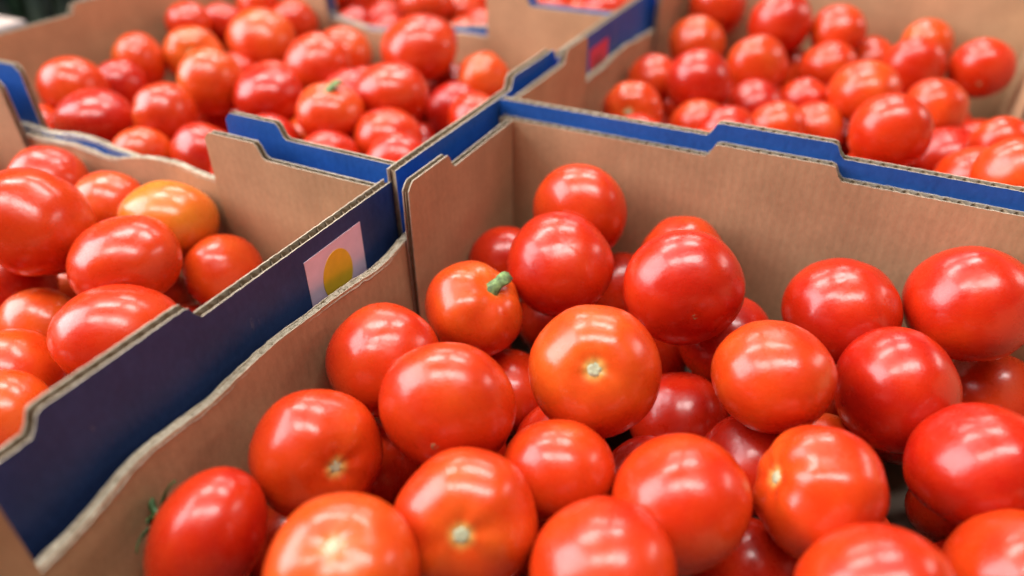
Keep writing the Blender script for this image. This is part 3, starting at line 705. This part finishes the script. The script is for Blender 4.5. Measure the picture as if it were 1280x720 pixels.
  (-0.1044,-0.4295,0.0861, 0.0288,0.92, -0.65,0.64,0.41, 0.26,'u'),
  (-0.1055,-0.3589,0.0715, 0.0293,0.91, -0.3,-0.36,-0.88, 0.29,'u'),
  (-0.0512,-0.3589,0.0444, 0.0268,0.91, -0.71,-0.63,0.3, 0.11,'u'),
 ],
 'F': [
  (-0.43,0.3848,0.108, 0.0316,0.84, -0.93,0.36,0.03, 0.34,'p'),
  (-0.4046,0.433,0.1003, 0.0301,0.9, -0.24,0.86,0.46, 0.59,'p'),
  (-0.2923,0.3538,0.1249, 0.0333,0.83, -0.08,0.09,-0.99, 0.47,'p'),
  (-0.2709,0.3989,0.1037, 0.0284,0.87, -0.21,-0.11,-0.97, 0.44,'p'),
  (-0.2643,0.4511,0.1023, 0.0309,0.86, -0.63,0.71,-0.31, 0.36,'p'),
  (-0.4296,0.3381,0.1338, 0.0286,0.88, -0.91,0.41,-0.11, 0.46,'p'),
  (-0.4543,0.4658,0.125, 0.0317,0.87, -0.2,0.17,-0.96, 0.44,'p'),
  (-0.4349,0.5494,0.1178, 0.0334,0.86, 0.23,0.26,-0.94, 0.35,'p'),
  (-0.3568,0.5461,0.114, 0.0328,0.85, 0.18,0.19,-0.97, 0.31,'p'),
  (-0.21,0.548,0.1056, 0.0306,0.86, 0.11,0.08,-0.99, 0.43,'p'),
  (-0.1714,0.5859,0.1101, 0.0308,0.86, -0.07,0.14,-0.99, 0.3,'p'),
  (-0.2756,0.5541,0.1067, 0.0314,0.85, -0.24,0.12,-0.96, 0.35,'p'),
  (-0.4539,0.3947,0.0557, 0.0299,0.85, 0.36,0.59,0.72, 0.14,'u'),
  (-0.4006,0.4673,0.0549, 0.029,0.85, -0.25,-0.42,-0.87, 0.21,'u'),
  (-0.3478,0.2856,0.0528, 0.0268,0.85, 0.54,0.71,-0.45, 0.18,'u'),
  (-0.3482,0.3411,0.0544, 0.0285,0.87, -0.77,-0.14,-0.63, 0.21,'u'),
  (-0.3477,0.4492,0.0557, 0.0299,0.9, -0.26,0.64,-0.73, 0.38,'u'),
  (-0.3003,0.5345,0.053, 0.027,0.86, -0.07,-0.32,-0.94, 0.21,'u'),
  (-0.3038,0.5862,0.0542, 0.0283,0.88, -0.98,0,-0.2, 0.23,'u'),
  (-0.2482,0.528,0.0542, 0.0283,0.91, 0.54,0.83,0.11, 0.04,'u'),
  (-0.1289,0.2878,0.0549, 0.0291,0.88, 0.11,0.71,0.7, 0.19,'u'),
  (-0.1442,0.3434,0.053, 0.027,0.9, -0.89,-0.17,-0.43, 0.23,'u'),
  (-0.0741,0.2872,0.0543, 0.0284,0.85, 0.67,0.66,0.33, 0.14,'u'),
  (-0.0911,0.3389,0.0552, 0.0294,0.86, 0.78,0.61,-0.13, 0.18,'u'),
  (-0.0908,0.3941,0.0551, 0.0293,0.9, -0.07,-0.25,-0.97, 0.3,'u'),
  (-0.0888,0.4499,0.0557, 0.0299,0.92, -0.96,0.04,0.27, 0.06,'u'),
  (-0.0922,0.5036,0.0529, 0.0269,0.88, 0.4,0.47,0.78, 0.14,'u'),
  (-0.0951,0.5669,0.0557, 0.0299,0.86, 0.18,0.74,0.65, 0.17,'u'),
  (-0.4303,0.2972,0.1004, 0.0287,0.87, -0.63,-0.24,-0.73, 0.16,'u'),
  (-0.3757,0.3169,0.0914, 0.0266,0.91, -0.39,0.92,0.01, 0.05,'u'),
  (-0.3716,0.3709,0.0895, 0.026,0.89, -0.47,0.3,0.83, 0.17,'u'),
  (-0.3238,0.3108,0.0908, 0.0278,0.92, 0.54,0.19,-0.82, 0.11,'u'),
  (-0.2139,0.3154,0.0948, 0.0294,0.84, 0.35,0.89,0.3, 0.39,'u'),
  (-0.227,0.372,0.0912, 0.0297,0.88, 0.58,0.5,-0.65, 0.34,'u'),
  (-0.1581,0.3125,0.0946, 0.0295,0.91, -0.2,-0.3,-0.93, 0.11,'u'),
  (-0.1717,0.3669,0.0927, 0.0295,0.86, -0.77,-0.5,-0.4, 0.29,'u'),
  (-0.1732,0.4234,0.0949, 0.0299,0.84, -0.11,0.97,-0.23, 0.28,'u'),
  (-0.1725,0.4796,0.0953, 0.029,0.84, 0.75,0.53,0.39, 0.17,'u'),
  (-0.1672,0.5435,0.0757, 0.0266,0.92, -0.57,0.29,0.77, 0.31,'u'),
  (-0.1004,0.3057,0.0976, 0.0283,0.9, 0.28,0.94,0.17, 0.17,'u'),
  (-0.1176,0.367,0.093, 0.0278,0.91, 0.61,0.27,-0.74, 0.03,'u'),
  (-0.1177,0.4222,0.0938, 0.0287,0.85, -0.88,-0.19,0.43, 0.37,'u'),
  (-0.1186,0.4761,0.092, 0.0272,0.91, 0.74,0.63,-0.23, 0.05,'u'),
  (-0.117,0.5304,0.0926, 0.0297,0.9, 0.22,0.83,0.51, 0.3,'u'),
  (-0.1195,0.5873,0.099, 0.0271,0.88, -0.95,0.18,-0.25, 0.39,'u'),
  (-0.0466,0.3236,0.0812, 0.0278,0.91, -0.88,0.4,-0.26, 0.3,'u'),
  (-0.0454,0.3668,0.0527, 0.0267,0.86, 0.35,0.89,0.28, 0.13,'u'),
  (-0.0483,0.4193,0.0799, 0.0297,0.85, 0.34,0.58,0.74, 0.17,'u'),
  (-0.0483,0.4824,0.0759, 0.0296,0.89, 0.42,0.66,0.63, 0.13,'u'),
  (-0.0485,0.5345,0.0556, 0.0298,0.9, 0.14,0.36,0.92, 0.27,'u'),
  (-0.0456,0.5876,0.0529, 0.0269,0.91, 0.38,0.59,0.71, 0.26,'u'),
 ],
}

CARTONS = {
 'A': ((0, 0.36, -0.4694, 0, -0.0055), False, 'open brown cardboard carton whose torn low side touches the yellow-dot blue carton', 3),
 'D': ((-0.0022, 0.3578, 0.0127, 0.482, 0.0055), False, 'open brown carton with a thin blue front wall standing beside the red-square carton', 8),
 'C': ((-0.4859, -0.0166, -0.1138, 0.2462, 0.0049), True, 'open blue carton with a small red square on its outer wall', 5),
 'B': ((-0.4916, -0.0222, -0.4841, -0.1241, -0.0035), True, 'open blue carton with a pale pink label and yellow dot', 6),
 'F': ((-0.4859, -0.0166, 0.2566, 0.6166, 0.0049), True, 'open blue carton standing behind the red-square carton, away from the yellow-dot one', 9),
}
OPTIONS = {'A': dict(rim=0.0035, short=0.100, bow=0.002), 'D': dict(bow=0.001), 'C': dict(rim=-0.007)}
WALLS = {}
for key, (ext, quarter, label, seed) in CARTONS.items():
    outer_ink = BLUE_SHADED if key == 'B' else BLUE  # B's high walls carry painted shade, not a different print
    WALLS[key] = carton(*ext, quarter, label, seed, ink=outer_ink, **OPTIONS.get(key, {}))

# ------------------------------------------------------------------ printed patches on the blue walls
def patch(name, wall, s0, s1, zt, zb, mat, lift=0.0004):
    m = box_mesh(name, s0, s1, T_ + 0.00002, T_ + lift, zb, zt, [mat])
    return link(name, m, wall)

def disc(name, wall, s, z, rs, rz_, mat, y0, y1):
    V, F = [], []
    n = 40
    for y in (y0, y1):
        for i in range(n):
            a = 2 * math.pi * i / n
            V.append((s + rs * math.cos(a), y, z + rz_ * math.sin(a)))
    F.append(tuple(range(n, 2 * n)))
    for i in range(n):
        F.append((i, (i + 1) % n, n + (i + 1) % n, n + i))
    return link(name, mesh(name, V, F, [mat]), wall)

# the yellow-dot carton and the red-square carton are turned a quarter: their wall towards +x is the second high wall
wB = WALLS['B'][1][1]      # local x runs from the far corner (y=-0.122) towards the viewer
wC = WALLS['C'][1][1]
def s_of(key, y):
    return CARTONS[key][0][3] - y + T_
S1, S0 = s_of('B', -0.1990), s_of('B', -0.1515)
ZB = 0.16
lab = patch('pale_label', wB, S0, S1, ZB - 0.0135, ZB - 0.0620, PINK)
disc('printed_dot', lab, (S0 + S1) / 2 + 0.0003, ZB - 0.0345, 0.0125, 0.0155, YELLOW, T_ + 0.0004, T_ + 0.0006)
S1, S0 = s_of('C', 0.183), s_of('C', 0.2293)
sq = patch('red_square', wC, S0, S1, ZB - 0.010, ZB - 0.055, RED)
patch('dark_red_mark', sq, S0 + 0.014, S1 - 0.008, ZB - 0.020, ZB - 0.040, REDD, 0.0006)


# ------------------------------------------------------------------ tomatoes
def tomato_mesh(name, seed, lobes, lob_amp, dim_depth, dim_w, pole_pow=1.0, lean=0.0, nu=44, nv=28):
    r = np.random.default_rng(seed)
    ph = r.uniform(0, 2 * math.pi, 4)
    am = r.uniform(0.6, 1.0, 4)
    V = []
    rows = [math.pi * j / nv for j in range(nv + 1)]
    off = Vector((seed * 7.1, seed * 3.3, 0))
    def rad(th, p):
        s = math.sin(th)
        l = lob_amp * (am[0] * math.cos(lobes * p + ph[0]) + 0.5 * am[1] * math.cos((lobes - 2) * p + ph[1]) + 0.35 * math.cos(2 * p + ph[2]))
        shoulder = 0.35 + 0.65 * math.exp(-((th - 0.65) / 0.6) ** 2)
        v = 1 + l * s * shoulder
        v -= dim_depth * math.exp(-(th / dim_w) ** 2) * (1 + 0.07 * math.cos(5 * p + ph[3]))
        v -= 0.018 * math.exp(-((math.pi - th) / 0.22) ** 2)
        v += 0.020 * math.sin(2 * th + ph[1]) * s
        d = Vector((s * math.cos(p), s * math.sin(p), math.cos(th)))
        v += 0.030 * noise.noise(d * 1.2 + off) + 0.006 * noise.noise(d * 4.0 + off)
        return d * float(v)
    V.append(rad(0.0, 0.0))
    for th in rows[1:-1]:
        for i in range(nu):
            V.append(rad(th, 2 * math.pi * i / nu))
    V.append(rad(math.pi, 0.0))
    F = []
    for i in range(nu):
        F.append((0, 1 + i, 1 + (i + 1) % nu))
    for j in range(nv - 2):
        a = 1 + j * nu
        for i in range(nu):
            i2 = (i + 1) % nu
            F.append((a + i, a + nu + i, a + nu + i2, a + i2))
    a = 1 + (nv - 2) * nu
    last = len(V) - 1
    for i in range(nu):
        F.append((a + i, last, a + (i + 1) % nu))
    return mesh(name, V, F, [SKIN], None, True), V[0].z

PROTO = []
for k in range(14):
    lob = [5, 6, 7, 5, 8][k % 5]
    PROTO.append(tomato_mesh('tomato_skin', 20 + k, lob, [0.014, 0.026, 0.008, 0.036][k % 4], [0.15, 0.19, 0.13][k % 3], [0.30, 0.36][k % 2]))
BEEF = tomato_mesh('tomato_skin', 91, 5, 0.045, 0.18, 0.42, nu=60, nv=36)
BEEF2 = tomato_mesh('tomato_skin', 97, 5, 0.020, 0.11, 0.50, nu=60, nv=36)
PLUM = tomato_mesh('tomato_skin', 93, 5, 0.008, 0.08, 0.24)

def scar_mesh(name, seed, r0, mat, z):
    r = np.random.default_rng(seed)
    V, F = [(0, 0, z + 0.012)], []
    n = 22
    for ring, (rr, zz) in enumerate(((0.45, 0.022), (0.8, 0.016), (1.0, -0.03))):
        for i in range(n):
            a = 2 * math.pi * i / n
            q = r0 * rr * (1 + (0.05 * math.cos(5 * a + seed) + r.uniform(-0.06, 0.06)) * (0.4 + rr * 0.6))
            V.append((q * math.cos(a), q * math.sin(a), z + zz + r.uniform(-0.008, 0.008)))
    for i in range(n):
        F.append((0, 1 + i, 1 + (i + 1) % n))
        for g in range(2):
            b = 1 + g * n
            F.append((b + i, b + n + i, b + n + (i + 1) % n, b + (i + 1) % n))
    return mesh(name, V, F, [mat], None, True)

def stem_mesh(name, seed, length, r0, mat, z, bend):
    V, F = [], []
    n, K = 12, 8
    for k in range(K):
        t = k / (K - 1)
        c = Vector((bend * t * t, 0.25 * bend * t, z - 0.03 + length * t))
        r = r0 * (1.35 - 0.55 * t + (0.35 if k == K - 1 else 0) * 1.0 + (0.25 if k == K - 2 else 0))
        for i in range(n):
            a = 2 * math.pi * i / n
            q = r * (1 + 0.12 * math.cos(5 * a + seed))
            V.append((c.x + q * math.cos(a), c.y + q * math.sin(a), c.z))
    for k in range(K - 1):
        for i in range(n):
            a = k * n
            F.append((a + i, a + (i + 1) % n, a + n + (i + 1) % n, a + n + i))
    F.append(tuple(range((K - 1) * n, K * n)))
    return mesh(name, V, F, [mat], None, True)

def sepal_mesh(name, ang, length, mat, z, lift):
    V, F = [], []
    K = 7
    for k in range(K):
        t = k / (K - 1)
        w = 0.085 * math.sin(math.pi * (0.15 + 0.85 * t)) * (1 - 0.5 * t) + 0.004
        rad = 0.05 + length * t
        h = z + 0.03 + lift * math.sin(t * 2.2) - 0.25 * t * t * length
        for s, dzz in ((-1, 0), (0, 0.025), (1, 0), (0, -0.02)):
            x = rad; y = s * w
            V.append((x * math.cos(ang) - y * math.sin(ang), x * math.sin(ang) + y * math.cos(ang), h + dzz))
        if k:
            a = (k - 1) * 4
            for i in range(4):
                F.append((a + i, a + (i + 1) % 4, a + 4 + (i + 1) % 4, a + 4 + i))
    F.append((0, 1, 2, 3)); F.append((K * 4 - 4, K * 4 - 3, K * 4 - 2, K * 4 - 1))
    return mesh(name, V, F, [mat], None, True)

LABELS = {
 ('A', 0): 'orange-red tomato leaning against the high brown wall, in the corner of the torn-rim carton',
 ('A', 1): 'smooth red tomato sitting just right of the one with a green stem stub',
 ('A', 3): 'orange tomato with a short green stem stub, torn-rim brown carton',
 ('A', 4): 'large red tomato with a small brown scar low on its side, high on the heap',
 ('A', 5): 'red tomato mostly hidden behind the large one with a small brown scar',
 ('A', 6): 'orange-red tomato with a pale star scar, between the green-stem and brown-scar tomatoes',
 ('A', 7): 'red tomato touching the torn low rim, beside the green-stem tomato',
 ('A', 8): 'broad red tomato with a tiny grey tip, below the green-stem tomato',
 ('A', 10): 'evenly orange smooth tomato below the large one with a small brown scar',
 ('A', 11): 'flattened red tomato touching the high brown back wall, torn-rim carton',
 ('A', 12): 'deep crimson round tomato in front of the flattened one at the back wall',
 ('A', 13): 'large wide red tomato far along the high brown back wall, torn-rim carton',
 ('A', 15): 'red tomato with a pale stem scar lying near the torn low rim',
 ('A', 16): 'small orange-red tomato in front of the broad one with grey tip, no scar',
 ('A', 17): 'orange-red tomato with a greenish round stem scar facing up, beside the big ribbed one',
 ('A', 18): 'lopsided plain red tomato between the small orange-red one and the yellow-scar one',
 ('A', 19): 'red tomato with a narrow yellow stem scar on its side',
 ('A', 20): 'oval red tomato with a dark green calyx pressed against the torn low wall',
 ('A', 21): 'big ribbed pinkish-orange tomato with a cream stem scar, beside the green-calyx oval one',
 ('A', 22): 'plain orange-red tomato in front of the lopsided red one, torn-rim carton',
 ('A', 23): 'wide red tomato in front of the yellow-scar tomato, torn-rim carton',
 ('B', 0): 'very large ribbed red tomato heaped high in the yellow-dot blue carton',
 ('B', 3): 'yellow-orange unripe tomato in the yellow-dot blue carton',
 ('B', 4): 'broad red tomato in front of the yellow-orange one, yellow-dot blue carton',
 ('B', 5): 'red tomato touching the blue wall near the pale label, inside the carton',
 ('B', 6): 'long red tomato pressed against the notch of the yellow-dot carton wall',
 ('C', 0): 'red tomato near the far low corner of the red-square carton, by the dark wall',
 ('C', 4): 'orange tomato with a yellow stem scar in the red-square blue carton',
 ('C', 14): 'orange tomato with a pale green stem standing up, red-square blue carton',
 ('C', 15): 'very large ribbed red tomato on top of the red-square blue carton',
 ('D', 11): 'orange-toned tomato in the middle of the brown carton beside the red square',
 ('D', 12): 'wide red tomato with a brown blossom scar, high brown back wall behind it',
 ('D', 21): 'flattened tomato with a yellow stem scar behind the thin blue wall, brown carton',

}
WHERE = {
 'A': 'torn-rim brown carton', 'B': 'yellow-dot blue carton', 'C': 'red-square blue carton',
 'D': 'brown carton behind the blue strip', 'F': 'carton behind the red-square one'}

count = 0
for key, rows in TOMATOES.items():
    for i, (x, y, z, w, k, ax, ay, az, ripe, kind) in enumerate(rows):
        if kind == 'x':
            continue
        count += 1
        spin = random.random() * 2 * math.pi
        mshape, pole = PROTO[(i * 5 + len(rows)) % len(PROTO)]
        if (key, i) in (('B', 0), ('A', 21), ('C', 15)):
            mshape, pole = BEEF2 if key == 'A' else BEEF
        if (key, i) == ('A', 20):
            mshape, pole = PLUM
        o = link('tomato', mshape)
        q = Vector((ax, ay, az)).to_track_quat('Z', 'Y')
        o.rotation_mode = 'QUATERNION'
        from mathutils import Quaternion
        o.rotation_quaternion = q @ Quaternion((0, 0, 1), spin)
        o.location = (x, y, z)
        if (key, i) == ('B', 0):
            w *= 0.93
        o.scale = (w, w, w * k)
        if (key, i) == ('A', 20):       # oval fruit lying on its side, stem end turned to the low wall
            zax = Vector((ax, ay, az)).normalized()
            xax = (RIGHT * 0.52 + UP * 0.85); xax = (xax - zax * xax.dot(zax)).normalized()
            o.rotation_quaternion = Matrix((xax, zax.cross(xax), zax)).transposed().to_quaternion()
            o.scale = (w * 1.16, w * 0.92, w * 0.84)
        if kind == 't':                 # stub leaning off to one side
            zax = Vector((ax, ay, az)).normalized()
            xax = RIGHT * 0.8 + UP * 0.55; xax = (xax - zax * xax.dot(zax)).normalized()
            o.rotation_quaternion = Matrix((xax, zax.cross(xax), zax)).transposed().to_quaternion()
        o.color = (ripe, 0.0, 0.0, 1)
        if kind == 's':
            o.color = (ripe, 0.3 if (key, i) == ('A', 21) else 0.9, 0.0, 1)
            link('stem_scar', scar_mesh('stem_scar', i, 0.115, SCAR, pole), o)
        elif kind == 'b':
            link('blossom_scar', scar_mesh('blossom_scar', i, 0.075, SCARB, 0.965), o, rot=(math.pi, 0, 0))
        elif kind == 't':
            o.color = (ripe, 0.45, 0.0, 1)
            link('stem', stem_mesh('stem', i, 0.26, 0.115, STEM, pole, 0.30), o)
        elif kind == 'c':
            st = link('stem', stem_mesh('stem', i, 0.40, 0.06, CALYX, pole, 0.15), o)
            for s in range(5):
                link('sepal', sepal_mesh('sepal', s * 1.2566 + random.uniform(-.2, .2), random.uniform(.42, .58), CALYX, pole, random.uniform(.10, .25)), o)
        if (key, i) in LABELS:
            tag(o, LABELS[(key, i)], 'tomato', 'tomatoes in cartons')
        else:
            (x0, x1, y0, y1, _), quarter = CARTONS[key][0], CARTONS[key][1]
            dx, dy = min(x - x0, x1 - x), min(y - y0, y1 - y)
            hi, lo = (dx, dy) if quarter else (dy, dx)
            spot = ('in a corner' if hi < 0.055 and lo < 0.055 else 'along a high wall' if hi < 0.055
                    else 'along a low rim' if lo < 0.055 else 'amid the heap')
            tone = 'deep red' if ripe < 0.2 else 'bright red' if ripe < 0.4 else 'orange-red'
            lvl = 'half-buried' if kind == 'u' else 'plain'
            tag(o, '%s %s tomato %s of the %s' % (lvl, tone, spot, WHERE[key]), 'tomato',
                '%s %s tomatoes %s of the %s' % (lvl, tone, spot, WHERE[key]))


# ------------------------------------------------------------------ behind: a closed carton and a bunch of greens
def closed_carton(x0, x1, y0, y1, h):
    root = link('closed_carton', None, None, ((x0 + x1) / 2, (y0 + y1) / 2, 0))
    tag(root, 'closed carton with pale top and blue sides in front of the green leaves', 'carton')
    a, b = (x1 - x0) / 2, (y1 - y0) / 2
    for sx in (-1, 1):
        link('side_wall', box_mesh('side_wall', min(sx * a, sx * (a - T_)), max(sx * a, sx * (a - T_)), -b, b, 0, h, [BLUE]), root)
        link('end_wall', box_mesh('end_wall', -a + T_ + 0.0002, a - T_ - 0.0002, min(sx * b, sx * (b - T_)), max(sx * b, sx * (b - T_)), 0, h, [BLUE]), root)
    for sx in (-1, 1):
        x_in, x_out = sx * 0.0015, sx * (a + 0.001)
        link('lid_flap', box_mesh('lid_flap', min(x_in, x_out), max(x_in, x_out), -b - 0.001, b + 0.001, h + 0.0002, h + T_, [PALE]), root)
    return root
PALE = board_mat('pale_board', (0.40, 0.31, 0.26), (0.47, 0.37, 0.32), (0.52, 0.42, 0.37), 0.7)
closed_carton(-1.06, -0.700, -0.37, 0.1025, 0.110)

def leaf_mat():
    m, nt, b = new_mat('greens_leaf')
    tc = nd(nt, 'ShaderNodeTexCoord').outputs['Object']
    oi = nd(nt, 'ShaderNodeObjectInfo')
    n = noise_tex(nt, tc, 18, 4, 0.6, (6, 6, 1))
    f = maths(nt, 'ADD', maths(nt, 'MULTIPLY', oi.outputs['Random'], 0.6), maths(nt, 'MULTIPLY', n, 0.4))
    nt.links.new(ramp(nt, f, ((0.2, (0.03, 0.07, 0.035)), (0.55, (0.11, 0.16, 0.09)), (0.9, (0.28, 0.30, 0.20)))), b.inputs['Base Color'])
    b.inputs['Roughness'].default_value = 0.55
    return m
LEAF = leaf_mat()
def leaf_mesh(seed):
    r = np.random.default_rng(seed)
    L, W, bend = r.uniform(.22, .34), r.uniform(.02, .035), r.uniform(.02, .16)
    V, F = [], []
    K = 12
    for k in range(K):
        t = k / (K - 1)
        w = W * (0.35 + 1.1 * t * (1 - t) * 2) * (1 - t ** 4) + 0.001
        c = (bend * t * t, L * t * (1 - 0.25 * bend * t * 4))
        for s, d in ((-1, 0.006), (0, 0.0), (1, 0.006), (0, -0.0012)):
            V.append((c[0] + d * w * 30, s * w, c[1]))
        if k:
            a = (k - 1) * 4
            for i in range(4):
                F.append((a + i, a + (i + 1) % 4, a + 4 + (i + 1) % 4, a + 4 + i))
    F.append((3, 2, 1, 0)); F.append((K * 4 - 4, K * 4 - 3, K * 4 - 2, K * 4 - 1))
    return mesh('leaf', V, F, [LEAF], None, True)
LM = [leaf_mesh(s) for s in range(6)]
for (bx, by, n) in ((-1.02, 0.27, 34), (-0.84, 0.42, 34), (-1.18, 0.16, 30)):
    root = link('leafy_greens', None, None, (bx, by, 0))
    tag(root, 'bunch of dark grey-green strap leaves standing beyond the cartons', 'greens', 'bunches of greens')
    for i in range(n):
        a = random.uniform(0, 2 * math.pi); r = 0.085 * math.sqrt(random.random())
        lf = link('leaf', LM[i % 6], root, (r * math.cos(a), r * math.sin(a), -0.002), (random.uniform(-.1, .1), random.uniform(-.05, .12), a + random.uniform(-.6, .6)))
        s_ = random.uniform(.8, 1.15); lf.scale = (s_, s_, s_)
